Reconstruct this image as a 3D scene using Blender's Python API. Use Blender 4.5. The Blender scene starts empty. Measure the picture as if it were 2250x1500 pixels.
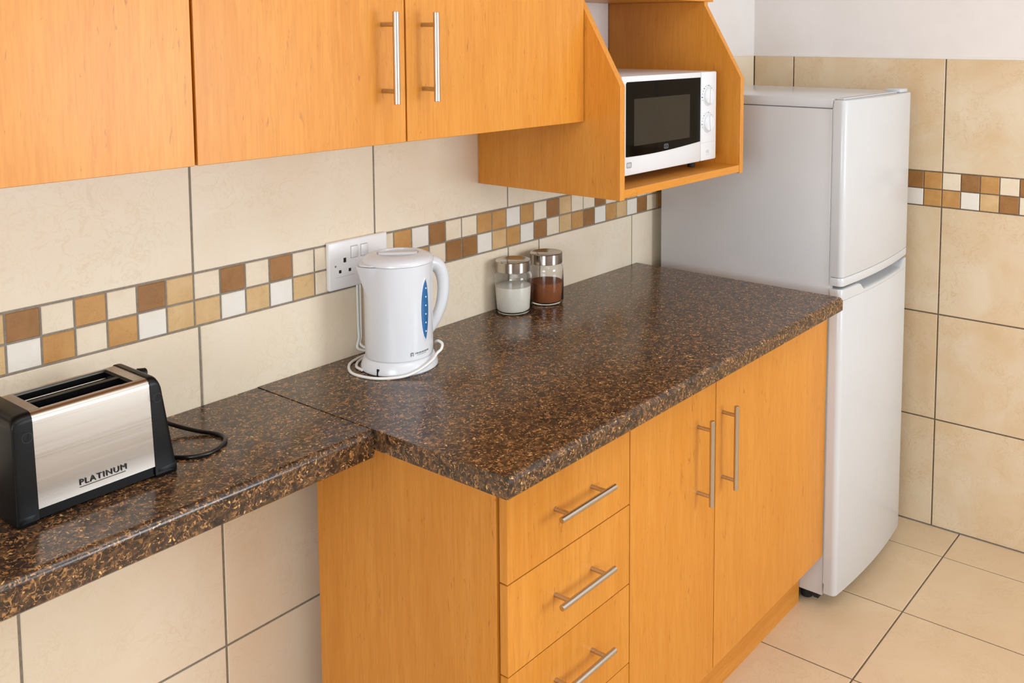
import bpy, bmesh, math, random
from mathutils import Vector, Matrix
random.seed(7)
S = bpy.context.scene
COL = S.collection
PI = math.pi

# ------------------------------------------------------------------ camera
cam_data = bpy.data.cameras.new('camera'); cam = bpy.data.objects.new('camera', cam_data); COL.objects.link(cam)
r = Vector((0.59342226, -0.80488957, 0.00167384)); u = Vector((0.07009425, 0.05374996, 0.99609123)); f = Vector((0.80183341, 0.59098538, -0.08831455))
M = Matrix((r, u, -f)).transposed().to_4x4(); M.translation = Vector((-0.9453145, -1.6385025, 1.60620062)); cam.matrix_world = M
cam_data.sensor_width = 36; cam_data.sensor_fit = 'HORIZONTAL'; cam_data.lens = 2127.57 * 36 / 2250
cam_data.shift_x = -214.8 / 2250; cam_data.shift_y = -484.5 / 2250; cam_data.clip_start = 0.05
S.camera = cam
# ------------------------------------------------------------------ light
W = bpy.data.worlds.new('daylight'); S.world = W; W.use_nodes = True
W.node_tree.nodes['Background'].inputs[0].default_value = (0.86, 0.93, 1.0, 1); W.node_tree.nodes['Background'].inputs[1].default_value = 1.2
def area(name, loc, rot, sx, sy, power, col):
    l = bpy.data.lights.new(name, 'AREA'); l.shape = 'RECTANGLE'; l.size = sx; l.size_y = sy; l.energy = power; l.color = col
    o = bpy.data.objects.new(name, l); o.location = loc; o.rotation_euler = rot; COL.objects.link(o); return o
area('window_daylight', (1.25, -3.36, 1.38), (PI / 2, 0, 0), 1.0, 1.1, 36, (0.90, 1.0, 1.09))
area('side_window_daylight', (-2.56, -1.7, 1.5), (PI / 2, 0, -PI / 2), 1.3, 1.1, 38, (0.90, 1.0, 1.10))
area('ceiling_fill', (0.1, -1.75, 2.44), (0, 0, 0), 1.2, 1.2, 14, (0.92, 1.0, 1.05))  # unseen overhead fill, added to brighten the room evenly
S.view_settings.view_transform = 'Standard'; S.view_settings.look = 'None'; S.view_settings.gamma = 1
S.view_settings.use_curve_mapping = False; S.view_settings.exposure = 0.0

# ------------------------------------------------------------------ materials
def lin(c): return tuple(((x / 255) / 12.92 if x / 255 <= 0.04045 else (((x / 255) + 0.055) / 1.055) ** 2.4) for x in c) + (1,)
def mat(name, rgb=(200, 200, 200), rough=0.5, metal=0.0, spec=0.5, coat=0.0):
    m = bpy.data.materials.new(name); m.use_nodes = True; b = m.node_tree.nodes['Principled BSDF']
    b.inputs['Base Color'].default_value = lin(rgb); b.inputs['Roughness'].default_value = rough; b.inputs['Metallic'].default_value = metal
    b.inputs['Specular IOR Level'].default_value = spec; b.inputs['Coat Weight'].default_value = coat
    return m
class NT:
    def __init__(s, m): s.t = m.node_tree; s.b = s.t.nodes['Principled BSDF']
    def n(s, k, **kw):
        x = s.t.nodes.new(k)
        for a, v in kw.items():
            if a[0] == '_': setattr(x, a[1:], v)
            else: x.inputs[a.replace('__', ' ')].default_value = v
        return x
    def l(s, a, b): s.t.links.new(a, b)
    def coord(s, scale, kind='Object', rnd=True):
        c = s.n('ShaderNodeTexCoord'); src = c.outputs[kind]
        if rnd:
            oi = s.n('ShaderNodeObjectInfo'); mu = s.n('ShaderNodeVectorMath', _operation='SCALE'); mu.inputs['Scale'].default_value = 37.0
            cb = s.n('ShaderNodeCombineXYZ'); s.l(oi.outputs['Random'], cb.inputs[0]); s.l(oi.outputs['Random'], cb.inputs[1]); s.l(oi.outputs['Random'], cb.inputs[2])
            s.l(cb.outputs[0], mu.inputs[0]); ad = s.n('ShaderNodeVectorMath', _operation='ADD'); s.l(src, ad.inputs[0]); s.l(mu.outputs[0], ad.inputs[1]); src = ad.outputs[0]
        mp = s.n('ShaderNodeVectorMath', _operation='MULTIPLY'); mp.inputs[1].default_value = scale; s.l(src, mp.inputs[0]); return mp.outputs[0]
    def noise(s, vec, scale=1, detail=4, rough=0.5, dist=0):
        x = s.n('ShaderNodeTexNoise', Scale=scale, Detail=detail, Roughness=rough, Distortion=dist); s.l(vec, x.inputs['Vector']); return x.outputs['Fac']
    def ramp(s, fac, stops, interp='LINEAR'):
        x = s.n('ShaderNodeValToRGB'); e = x.color_ramp; e.interpolation = interp
        while len(e.elements) < len(stops): e.elements.new(0.5)
        for el, (p, c) in zip(e.elements, stops): el.position = p; el.color = c if len(c) == 4 else lin(c)
        s.l(fac, x.inputs[0]); return x.outputs[0]
    def mix(s, fac, a, b, mode='MIX'):
        x = s.n('ShaderNodeMix', _data_type='RGBA', _blend_type=mode)
        for sock, v in ((x.inputs[0], fac), (x.inputs[6], a), (x.inputs[7], b)):
            if hasattr(v, 'links') or hasattr(v, 'is_linked'): s.l(v, sock)
            else: sock.default_value = v
        return x.outputs[2]
    def math(s, op, a, b=0.0):
        x = s.n('ShaderNodeMath', _operation=op)
        for i, v in enumerate((a, b)):
            if hasattr(v, 'is_linked'): s.l(v, x.inputs[i])
            else: x.inputs[i].default_value = v
        return x.outputs[0]
    def bump(s, h, strength=0.2, dist=0.001):
        x = s.n('ShaderNodeBump', Strength=strength, Distance=dist); s.l(h, x.inputs['Height']); s.l(x.outputs[0], s.b.inputs['Normal'])
K0, K1 = (0, 0, 0, 1), (1, 1, 1, 1)
def wood(name, axis='z'):
    m = mat(name, rough=0.33, spec=0.4); t = NT(m)
    sc = lambda a, b: (a, a, b) if axis == 'z' else (b, a, a)
    big = t.noise(t.coord(sc(6, 0.5)), 1, 4, 0.55, 1.1)
    fine = t.noise(t.coord(sc(230, 14)), 1, 4, 0.7, 0.6)
    mid = t.noise(t.coord(sc(34, 2.2)), 1, 5, 0.68, 1.6)
    fl = t.noise(t.coord(sc(110, 17)), 1, 3, 0.6, 1.6)
    c = t.ramp(big, [(0.3, (206, 131, 39)), (0.7, (218, 145, 54))])
    c = t.mix(t.ramp(mid, [(0.42, K0), (0.72, (0.5, 0.5, 0.5, 1))]), c, lin((226, 158, 72)))
    c = t.mix(t.ramp(fine, [(0.34, (0.36, 0.36, 0.36, 1)), (0.56, K0)]), c, lin((186, 110, 30)))
    c = t.mix(t.ramp(fl, [(0.64, K0), (0.73, (0.6, 0.6, 0.6, 1))]), c, lin((150, 84, 30)))
    t.l(c, t.b.inputs['Base Color']); t.bump(fine, 0.05, 0.0004)
    return m
def tilemat(name, a, b, vein, rough=0.33, vs=0.35, scale=5.0, fs=26):
    m = mat(name, rough=rough, spec=0.4); t = NT(m)
    v = t.coord((1, 1, 1)); n1 = t.noise(v, scale, 5, 0.6, 0.5); n2 = t.noise(v, fs, 4, 0.6, 1.5)
    c = t.ramp(n1, [(0.32, a), (0.68, b)])
    ridge = t.math('ABSOLUTE', t.math('SUBTRACT', n2, 0.5))
    rid = t.ramp(ridge, [(0.0, (vs, vs, vs, 1)), (0.035, K0)])
    mask = t.ramp(t.noise(v, scale * 1.7, 2), [(0.4, K0), (0.65, K1)])
    c = t.mix(t.mix(mask, K0, rid), c, lin(vein)); t.l(c, t.b.inputs['Base Color'])
    t.bump(n2, 0.08, 0.0006); return m
def granite():
    m = mat('granite_laminate', rough=0.2, spec=0.5); t = NT(m)
    v = t.coord((1, 1, 1), rnd=False)
    w = t.n('ShaderNodeTexNoise', Scale=55, Detail=2); t.l(v, w.inputs['Vector'])
    off = t.n('ShaderNodeVectorMath', _operation='SCALE'); off.inputs['Scale'].default_value = 0.022; t.l(w.outputs['Color'], off.inputs[0])
    vv = t.n('ShaderNodeVectorMath', _operation='ADD'); t.l(v, vv.inputs[0]); t.l(off.outputs[0], vv.inputs[1]); vv = vv.outputs[0]
    base = t.ramp(t.noise(v, 70, 4, 0.65, 1.0), [(0.3, (32, 25, 21)), (0.48, (62, 46, 35)), (0.66, (108, 78, 52))])
    # long curved slivers
    n1 = t.noise(vv, 82, 1, 0.5, 0.8); r1 = t.math('ABSOLUTE', t.math('SUBTRACT', n1, 0.5))
    s1 = t.ramp(r1, [(0.0, K1), (0.022, K1), (0.04, K0)])
    k1 = t.ramp(t.noise(v, 135, 2), [(0.45, K0), (0.53, K1)])
    c = t.mix(t.mix(k1, K0, s1), base, t.ramp(t.noise(v, 60, 2), [(0.35, (134, 92, 54)), (0.65, (176, 126, 78))]))
    n2 = t.noise(vv, 74, 1, 0.5, 0.5); r2 = t.math('ABSOLUTE', t.math('SUBTRACT', n2, 0.53))
    s2 = t.ramp(r2, [(0.0, K1), (0.008, K1), (0.015, K0)])
    k2 = t.ramp(t.noise(v, 100, 2), [(0.52, K0), (0.6, K1)])
    c = t.mix(t.mix(k2, K0, s2), c, lin((188, 140, 90)))
    # oval chips
    vo = t.n('ShaderNodeTexVoronoi', Scale=135); t.l(vv, vo.inputs['Vector'])
    ch = t.ramp(vo.outputs['Distance'], [(0.0, K1), (0.2, K1), (0.27, K0)])
    sep = t.n('ShaderNodeSeparateColor'); t.l(vo.outputs['Color'], sep.inputs[0])
    pick = t.ramp(sep.outputs[0], [(0.54, K0), (0.55, K1)], 'CONSTANT')
    c = t.mix(t.mix(pick, K0, ch), c, t.ramp(sep.outputs[1], [(0.0, (154, 104, 54)), (0.6, (192, 136, 76)), (1.0, (228, 188, 124))]))
    t.l(c, t.b.inputs['Base Color'])
    return m
def brushed(name, rgb, rough=0.32, sc=(3, 3, 260)):
    m = mat(name, rgb, rough, 1.0); t = NT(m); n = t.noise(t.coord(sc), 1, 3, 0.6)
    t.l(t.ramp(n, [(0.3, (rough * 0.88,) * 3 + (1,)), (0.7, (rough * 1.12,) * 3 + (1,))]), t.b.inputs['Roughness'])
    c = t.mix(t.ramp(n, [(0.35, K0), (0.75, (0.05, 0.05, 0.05, 1))]), lin(rgb), lin(tuple(int(x * 0.8) for x in rgb))); t.l(c, t.b.inputs['Base Color'])
    return m
def glass(name, col=(1, 1, 1, 1), ior=1.45):
    m = mat(name, rough=0.0); b = m.node_tree.nodes['Principled BSDF']; b.inputs['Base Color'].default_value = col
    b.inputs['Transmission Weight'].default_value = 1.0; b.inputs['IOR'].default_value = ior; return m
def speck(name, rgb, rgb2, rough, scale, spec=0.5):
    m = mat(name, rgb, rough, spec=spec); t = NT(m); n = t.noise(t.coord((1, 1, 1)), scale, 4, 0.6)
    t.l(t.ramp(n, [(0.35, rgb), (0.65, rgb2)]), t.b.inputs['Base Color']); t.bump(n, 0.05, 0.0005); return m
WOOD = wood('beech_laminate'); WOODX = wood('beech_laminate_across', 'x')
TILE = tilemat('cream_wall_tile', (238, 221, 194), (243, 230, 208), (212, 178, 132), 0.33, 0.25)
TILER = tilemat('shade_toned_wall_tile', (219, 190, 150), (228, 209, 180), (200, 158, 106), 0.33, 0.4, 6.0)  # wall tile toned tanner, right wall's lighting put into the colour; veins its own
FLOORT = tilemat('beige_floor_tile', (211, 183, 147), (221, 195, 161), (190, 152, 108), 0.3, 0.3, 4)
MD = tilemat('brown_mosaic', (144, 100, 54), (166, 118, 68), (116, 78, 38), 0.35, 0.5, 20, 60)
MO = tilemat('ochre_mosaic', (190, 138, 78), (204, 156, 94), (168, 112, 56), 0.35, 0.5, 20, 60)
MT = tilemat('tan_mosaic', (208, 170, 116), (220, 186, 136), (186, 142, 88), 0.35, 0.5, 20, 60)
MC = tilemat('cream_mosaic', (233, 215, 187), (239, 224, 200), (214, 186, 142), 0.35, 0.35, 20, 60)
MW = tilemat('ivory_mosaic', (236, 228, 214), (240, 234, 224), (222, 210, 190), 0.35, 0.25, 20, 60)
GROUT = speck('grey_grout', (148, 138, 124), (132, 122, 108), 0.9, 120)
GROUTD = speck('brown_grout', (118, 102, 84), (102, 86, 70), 0.9, 120)
PLASTER = speck('white_plaster', (238, 232, 228), (235, 228, 223), 0.7, 9)
CEIL = speck('white_ceiling_paint', (240, 238, 234), (236, 233, 228), 0.8, 8)
GRAN = granite()
STEEL = brushed('brushed_steel', (200, 196, 190), 0.3)
HANDLE = brushed('handle_steel', (196, 188, 178), 0.28, (200, 200, 4))
HANDLEX = brushed('handle_steel_across', (196, 188, 178), 0.28, (4, 200, 200))
LIDSTEEL = brushed('lid_steel', (190, 182, 172), 0.16, (20, 20, 200))
WHITE = speck('white_plastic', (224, 225, 228), (221, 222, 225), 0.22, 4)
SOCKW = speck('white_socket_plastic', (243, 242, 242), (240, 239, 239), 0.25, 4)
WHITEM = speck('white_matt_plastic', (236, 234, 230), (232, 230, 226), 0.38, 4)
FRIDGE = speck('white_fridge_enamel', (207, 208, 210), (204, 205, 207), 0.22, 3)
FRIDGES = speck('pale_grey_fridge_side', (205, 204, 204), (200, 199, 199), 0.3, 3)
GREYP = speck('grey_plastic', (150, 152, 155), (140, 142, 146), 0.4, 30)
DARKGAP = speck('dark_rubber', (40, 38, 36), (30, 28, 27), 0.7, 50)
BLACK = speck('black_plastic', (7, 7, 8), (9, 9, 10), 0.34, 40, 0.25)
BLACKG = speck('black_glass', (12, 10, 9), (8, 7, 6), 0.05, 3, 0.08)
MWWIN = speck('smoked_glass_window', (56, 49, 40), (48, 43, 36), 0.06, 400, 0.12)
BLUE = speck('blue_gauge_plastic', (38, 100, 156), (48, 114, 168), 0.2, 25)
BEAD = mat('white_gauge_bead', (225, 235, 245), 0.3)
PRINT = mat('grey_print', (112, 114, 120), 0.6); PRINTL = mat('pale_grey_print', (188, 188, 190), 0.6); INK = mat('black_print', (22, 20, 20), 0.5)
GLASS = glass('jar_glass', (1, 1, 1, 1), 1.4)
SUGAR = speck('white_sugar', (255, 249, 234), (252, 244, 226), 0.9, 300)
COFFEE = speck('brown_coffee', (168, 94, 44), (146, 78, 36), 0.95, 400)
CORD = mat('white_cord', (236, 234, 228), 0.4); CORDB = mat('black_cord', (14, 14, 15), 0.35)
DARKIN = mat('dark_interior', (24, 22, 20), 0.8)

# ------------------------------------------------------------------ builders
ORG = {}
def empty(name, loc, label=None, cat=None, group=None, rz=0):
    o = bpy.data.objects.new(name, None); COL.objects.link(o); o.location = loc; o.empty_display_size = 0.05
    ORG[o] = Vector(loc)
    if label: o['label'] = label
    if cat: o['category'] = cat
    if group: o['group'] = group
    return o
def obj(name, bm, m, parent=None, smooth=True, angle=35, label=None, cat=None, group=None, kind=None, origin=None):
    """mesh verts are given in world space; the object's origin follows its thing"""
    org = ORG[parent] if parent is not None else Vector(origin or (0, 0, 0))
    bmesh.ops.translate(bm, verts=bm.verts, vec=-org)
    me = bpy.data.meshes.new(name); bm.to_mesh(me); bm.free()
    if smooth:
        me.shade_smooth() if hasattr(me, 'shade_smooth') else None
        me.set_sharp_from_angle(angle=math.radians(angle))
    ms = m if isinstance(m, (list, tuple)) else [m]
    for x in ms: me.materials.append(x)
    o = bpy.data.objects.new(name, me); COL.objects.link(o)
    if parent is not None: o.parent = parent
    else: o.location = org
    ORG[o] = org
    for k, v in (('label', label), ('category', cat), ('group', group), ('kind', kind)):
        if v: o[k] = v
    return o
def B(): return bmesh.new()
def box(bm, x0, y0, z0, x1, y1, z1, bev=0.0, seg=1):
    x0, x1 = sorted((x0, x1)); y0, y1 = sorted((y0, y1)); z0, z1 = sorted((z0, z1))
    g = bmesh.ops.create_cube(bm, size=1.0, matrix=Matrix.Translation(((x0 + x1) / 2, (y0 + y1) / 2, (z0 + z1) / 2)) @ Matrix.Diagonal((x1 - x0, y1 - y0, z1 - z0, 1)))
    if bev > 0:
        es = list({e for v in g['verts'] for e in v.link_edges})
        bmesh.ops.bevel(bm, geom=es, offset=bev, segments=seg, profile=0.5, affect='EDGES', clamp_overlap=True)
    return bm
def cyl(bm, a, b, r0, r1=None, n=20, bev=0.0):
    a, b = Vector(a), Vector(b); d = b - a; r1 = r0 if r1 is None else r1
    R = d.to_track_quat('Z', 'Y').to_matrix().to_4x4()
    prof = [(0, 0), (r0 - bev, 0)] + ([(r0, bev)] if bev else []) + ([(r1, d.length - bev)] if bev else []) + [(r1 - bev, d.length), (0, d.length)]
    lathe(bm, prof, n, Matrix.Translation(a) @ R); return bm
def lathe(bm, prof, n=32, mtx=None, closed=False):
    mtx = mtx or Matrix.Identity(4); rings = []
    for (rr, z) in prof:
        if rr < 1e-6: rings.append([bm.verts.new(mtx @ Vector((0, 0, z)))])
        else: rings.append([bm.verts.new(mtx @ Vector((rr * math.cos(2 * PI * i / n), rr * math.sin(2 * PI * i / n), z))) for i in range(n)])
    pairs = list(zip(rings, rings[1:])) + ([(rings[-1], rings[0])] if closed else [])
    for A, C in pairs:
        for i in range(n):
            j = (i + 1) % n
            q = [A[i % len(A)], A[j % len(A)], C[j % len(C)], C[i % len(C)]]
            q = list(dict.fromkeys(q))
            if len(q) >= 3:
                try: bm.faces.new(q)
                except ValueError: pass
    bmesh.ops.recalc_face_normals(bm, faces=bm.faces); return bm
def catmull(pts, k=8):
    P = [Vector(p) for p in pts]; out = []
    for i in range(len(P) - 1):
        p0, p1, p2, p3 = P[max(i - 1, 0)], P[i], P[i + 1], P[min(i + 2, len(P) - 1)]
        for s in range(k):
            t = s / k; out.append(0.5 * ((2 * p1) + (p2 - p0) * t + (2 * p0 - 5 * p1 + 4 * p2 - p3) * t * t + (3 * p1 - p0 - 3 * p2 + p3) * t ** 3))
    out.append(P[-1]); return out
def tube(bm, pts, rad, n=10, k=8, sx=1.0, radf=None):
    P = catmull(pts, k); rings = []; nrm = None
    for i, p in enumerate(P):
        t = (P[min(i + 1, len(P) - 1)] - P[max(i - 1, 0)]).normalized()
        if nrm is None: nrm = t.cross(Vector((0, 0, 1)) if abs(t.z) < 0.9 else Vector((1, 0, 0))).normalized()
        nrm = (nrm - t * nrm.dot(t)).normalized(); b = t.cross(nrm)
        rr = rad * (radf(i / (len(P) - 1)) if radf else 1)
        rings.append([bm.verts.new(p + nrm * math.cos(2 * PI * a / n) * rr * sx + b * math.sin(2 * PI * a / n) * rr) for a in range(n)])
    for A, C in zip(rings, rings[1:]):
        for i in range(n): bm.faces.new((A[i], A[(i + 1) % n], C[(i + 1) % n], C[i]))
    bm.faces.new(rings[0]); bm.faces.new(rings[-1]); bmesh.ops.recalc_face_normals(bm, faces=bm.faces); return bm
def prism(bm, poly, axis, a, b, bev=0.0):
    """poly = 2D outline; axis 'x': (y,z), 'y': (x,z), 'z': (x,y)"""
    mk = {'x': lambda p, t: (t, p[0], p[1]), 'y': lambda p, t: (p[0], t, p[1]), 'z': lambda p, t: (p[0], p[1], t)}[axis]
    A = [bm.verts.new(mk(p, a)) for p in poly]; C = [bm.verts.new(mk(p, b)) for p in poly]
    fs = [bm.faces.new(A), bm.faces.new(C)]; n = len(poly)
    for i in range(n): fs.append(bm.faces.new((A[i], A[(i + 1) % n], C[(i + 1) % n], C[i])))
    bmesh.ops.recalc_face_normals(bm, faces=fs)
    if bev:
        es = [e for f_ in fs[:2] for e in f_.edges]; bmesh.ops.bevel(bm, geom=es, offset=bev, segments=2, profile=0.5, affect='EDGES')
    return bm
def text_bm(txt, size, mtx, depth=0.0004, bold=0.0, spacing=1.0):
    cu = bpy.data.curves.new('txt', 'FONT'); cu.body = txt; cu.size = size; cu.extrude = depth; cu.offset = bold; cu.space_character = spacing; cu.resolution_u = 3
    o = bpy.data.objects.new('txt', cu); COL.objects.link(o); dg = bpy.context.evaluated_depsgraph_get(); dg.update()
    me = bpy.data.meshes.new_from_object(o.evaluated_get(dg)); bm = B(); bm.from_mesh(me); bmesh.ops.transform(bm, matrix=mtx, verts=bm.verts)
    bpy.data.objects.remove(o); bpy.data.meshes.remove(me); bpy.data.curves.remove(cu); return bm
FACE_Y = Matrix.Rotation(PI / 2, 4, 'X')   # text standing up, read from -y

# ------------------------------------------------------------------ room shell
XR, XL, YF, ZC = 2.1461, -2.6, -3.4, 2.5
YA = -0.6773
obj('floor', box(B(), XL - 0.1, YF - 0.1, -0.12, XR + 0.1, 0.1, -0.002), GROUTD, kind='structure')
obj('ceiling', box(B(), XL - 0.1, YF - 0.1, ZC, XR + 0.1, 0.1, ZC + 0.1), CEIL, kind='structure')
wb = obj('wall_back', box(B(), XL - 0.1, 0.003, -0.1, XR + 0.1, 0.11, ZC), PLASTER, kind='structure')
wr = obj('wall_right', box(B(), XR + 0.003, YF - 0.1, -0.1, XR + 0.11, 0.11, ZC), PLASTER, kind='structure')
def hole_wall(axis, c0, c1, a0, a1, h0, h1, z0, z1):
    bm = B()
    def bx(p0, p1, q0, q1):
        if axis == 'y': box(bm, p0, c0, q0, p1, c1, q1)
        else: box(bm, c0, p0, q0, c1, p1, q1)
    bx(a0, h0, 0, ZC); bx(h1, a1, 0, ZC); bx(h0, h1, 0, z0); bx(h0, h1, z1, ZC); return bm
obj('wall_front', hole_wall('y', YF - 0.1, YF, XL, XR, 0.5, 2.0, 0.85, 2.25), PLASTER, kind='structure')
obj('wall_left', hole_wall('x', XL - 0.1, XL, YF, 0, -2.4, -1.0, 0.9, 2.1), PLASTER, kind='structure')
def window(n, axis, c, h0, h1, z0, z1):
    bm = B(); t = 0.05
    def bx(p0, p1, q0, q1):
        if axis == 'y': box(bm, p0, c - 0.03, q0, p1, c + 0.01, q1, 0.004)
        else: box(bm, c - 0.03, p0, q0, c + 0.01, p1, q1, 0.004)
    bx(h0, h0 + t, z0, z1); bx(h1 - t, h1, z0, z1); bx(h0, h1, z0, z0 + t); bx(h0, h1, z1 - t, z1); m_ = (h0 + h1) / 2; bx(m_ - 0.02, m_ + 0.02, z0, z1)
    obj('window_%d' % n, bm, WHITEM, kind='structure')
window(1, 'y', YF - 0.05, 0.5, 2.0, 0.85, 2.25); window(2, 'x', XL - 0.05, -2.4, -1.0, 0.9, 2.1)
# grout beds
obj('grout', box(B(), -1.4, 0.0016, 0.0, XR, 0.004, 1.535), GROUT, wb, smooth=False)
obj('grout', box(B(), XR + 0.0016, -2.6, 0.0, XR + 0.004, 0.002, 1.535), GROUTD, wr, smooth=False)
obj('edge_bead', box(B(), -1.4, -0.0005, 1.5322, XR, 0.0045, 1.539, 0.001), PLASTER, wb)
obj('edge_bead', box(B(), XR - 0.0005, -2.6, 1.5322, XR + 0.0045, 0.0, 1.539, 0.001), PLASTER, wr)
_tc = {}
def tile_mesh(dx, dz, m, axis, name):
    k = (round(dx, 4), round(dz, 4), m.name, axis)
    if k not in _tc:
        bm = B(); t = 0.0045; bv = 0.0012
        if axis == 'y': box(bm, -dx / 2, 0, -dz / 2, dx / 2, t, dz / 2)
        elif axis == 'x': box(bm, 0, -dx / 2, -dz / 2, t, dx / 2, dz / 2)
        else: box(bm, -dx / 2, -dz / 2, -t, dx / 2, dz / 2, 0)
        sel = {'y': lambda e: all(v.co.y < 1e-6 for v in e.verts), 'x': lambda e: all(v.co.x < 1e-6 for v in e.verts), 'z': lambda e: all(v.co.z > -1e-6 for v in e.verts)}[axis]
        bmesh.ops.bevel(bm, geom=[e for e in bm.edges if sel(e)], offset=bv, segments=1, profile=0.5, affect='EDGES')
        me = bpy.data.meshes.new(name); bm.to_mesh(me); bm.free(); me.materials.append(m); _tc[k] = me
    return _tc[k]
def tile(parent, name, axis, a0, a1, b0, b1, m, j=0.0046, c=0.0):
    """a = along the wall, b = up (or across, on the floor)"""
    a0, a1 = min(a0, a1), max(a0, a1); dx, dz = a1 - a0 - j, b1 - b0 - j
    if dx < 0.006 or dz < 0.006: return
    o = bpy.data.objects.new(name, tile_mesh(dx, dz, m, axis, name)); COL.objects.link(o); o.parent = parent
    am, bm_ = (a0 + a1) / 2, (b0 + b1) / 2
    o.location = {'y': (am, c, bm_), 'x': (c, am, bm_), 'z': (am, bm_, c)}[axis]
    return o
BT, BB = 1.1716, 1.0727
# back wall: above the band
xs_top = [-1.248, -0.832, -0.416, 0.0, 0.4205, 0.846, 1.2898, 1.72, XR]
for a, b in zip(xs_top, xs_top[1:]): tile(wb, 'tile', 'y', a, b, BT, 1.535, TILE)
xs_bot = [-1.248, -0.832, -0.416, 0.008, 0.42, 0.8465, 0.9661, 1.3914, 1.8, XR]
for a, b in zip(xs_bot, xs_bot[1:]): tile(wb, 'tile', 'y', a, b, 0.754, BB, TILE)
xs_low = [0.040 + 0.358 * k for k in range(-4, 6)] + [XR]
for z0, z1 in ((0.435, 0.754), (0.116, 0.435), (0.0, 0.116)):
    for a, b in zip(xs_low, xs_low[1:]): tile(wb, 'tile', 'y', a, b, z0, z1, TILE)
# mosaic band, back wall
top = {-7: 'T', -6: 'D', -5: 'C', -4: 'O', -3: 'C', -2: 'D', -1: 'T', 0: 'C', 1: 'D', 2: 'C', 3: 'D', 4: 'C', 5: 'C', 6: 'C', 7: 'O', 8: 'C', 9: 'O', 10: 'W', 11: 'D', 12: 'C', 13: 'C', 14: 'O', 15: 'O', 16: 'W', 17: 'O', 18: 'C', 19: 'D', 20: 'T', 21: 'C', 22: 'C', 23: 'D', 24: 'C', 25: 'O', 26: 'T', 27: 'W'}
bot = {-7: 'T', -6: 'W', -5: 'O', -4: 'C', -3: 'O', -2: 'W', -1: 'T', 0: 'T', 1: 'W', 2: 'T', 3: 'W', 4: 'T', 5: 'C', 6: 'O', 7: 'W', 8: 'T', 9: 'W', 10: 'O', 11: 'C', 12: 'D', 13: 'D', 14: 'W', 15: 'T', 16: 'O', 17: 'W', 18: 'D', 19: 'C', 20: 'T', 21: 'O', 22: 'D', 23: 'W', 24: 'O', 25: 'T', 26: 'W', 27: 'D'}
MM = {'D': MD, 'O': MO, 'T': MT, 'C': MC, 'W': MW}; q = 0.05252; BM = (BT + BB) / 2 - 0.0005
for k in range(-14, 41):
    a, b = k * q, min((k + 1) * q, XR)
    tile(wb, 'mosaic_tile', 'y', a, b, BM, BT, MM[top.get(k) or random.choice('DOTCW')], 0.0036)
    tile(wb, 'mosaic_tile', 'y', a, b, BB, BM, MM[bot.get(k) or random.choice('DOTCW')], 0.0036)
# right wall
ys = [0.0, -0.1536, YA, -1.2, -1.72, -2.24]; BR = 1.0600
for a, b in zip(ys, ys[1:]):
    tile(wr, 'tile', 'x', a, b, BT, 1.535, TILER, c=XR)
    for z0, z1 in ((0.7098, BR), (0.3605, 0.7098), (0.0, 0.3605)): tile(wr, 'tile', 'x', a, b, z0, z1, TILER, c=XR)
qr = 0.0586; BMR = (BT + BR) / 2
rt = {-2: 'D', -1: 'O', 0: 'C', 1: 'D', 2: 'O', 3: 'C', 4: 'D'}; rb = {-2: 'W', -1: 'O', 0: 'O', 1: 'W', 2: 'T', 3: 'D', 4: 'C'}
for k in range(-11, 22):
    a = YA - k * qr; b = a - qr; rt_, rb_ = rt.get(k) or random.choice('DOTCW'), rb.get(k) or random.choice('DOTCW')
    a = min(a, 0.0)
    tile(wr, 'mosaic_tile', 'x', a, b, BMR, BT, MM[rt_], 0.0032, c=XR); tile(wr, 'mosaic_tile', 'x', a, b, BR, BMR, MM[rb_], 0.0032, c=XR)
# floor tiles
fl = bpy.data.objects['floor']; sp = 0.356
fx = [XR] + [1.9757 - sp * k for k in range(0, 12)]; fy = [0.0, -0.769 + sp * 2 - 0.0, -0.769 + sp] + [-0.769 - sp * k for k in range(0, 7)]
fy = sorted(set(round(v, 4) for v in fy if v <= 0), reverse=True)
for a, b in zip(fx, fx[1:]):
    for c, d in zip(fy, fy[1:]): tile(fl, 'floor_tile', 'z', b, a, d, c, FLOORT, 0.0045)

# ------------------------------------------------------------------ worktops
XS, XE, ZT = 0.1233, 1.4150, 0.9229
def worktop(name, x0, x1, yf, z0, z1, label, rr=0.012):
    bm = B(); pr = [(-0.0008, z0), (-0.0008, z1), (yf + rr, z1)]
    pr += [(yf + rr - rr * math.sin(a), z1 - rr + rr * math.cos(a)) for a in [PI / 2 * i / 6 for i in range(1, 7)]]
    pr += [(yf, z0 + 0.003), (yf + 0.003, z0)]
    prism(bm, pr, 'x', x0, x1)
    return obj(name, bm, GRAN, label=label, cat='worktop', group=None, smooth=True, angle=25, origin=(0, 0, 0))
worktop('worktop', XS, XE, -0.6577, 0.8868, ZT, 'deep speckled dark brown worktop under kettle and jars, beside the fridge')
worktop('worktop', -1.30, XS - 0.0012, -0.3445, 0.8725, ZT - 0.0012, 'narrow speckled dark brown worktop shelf carrying the toaster')

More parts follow.
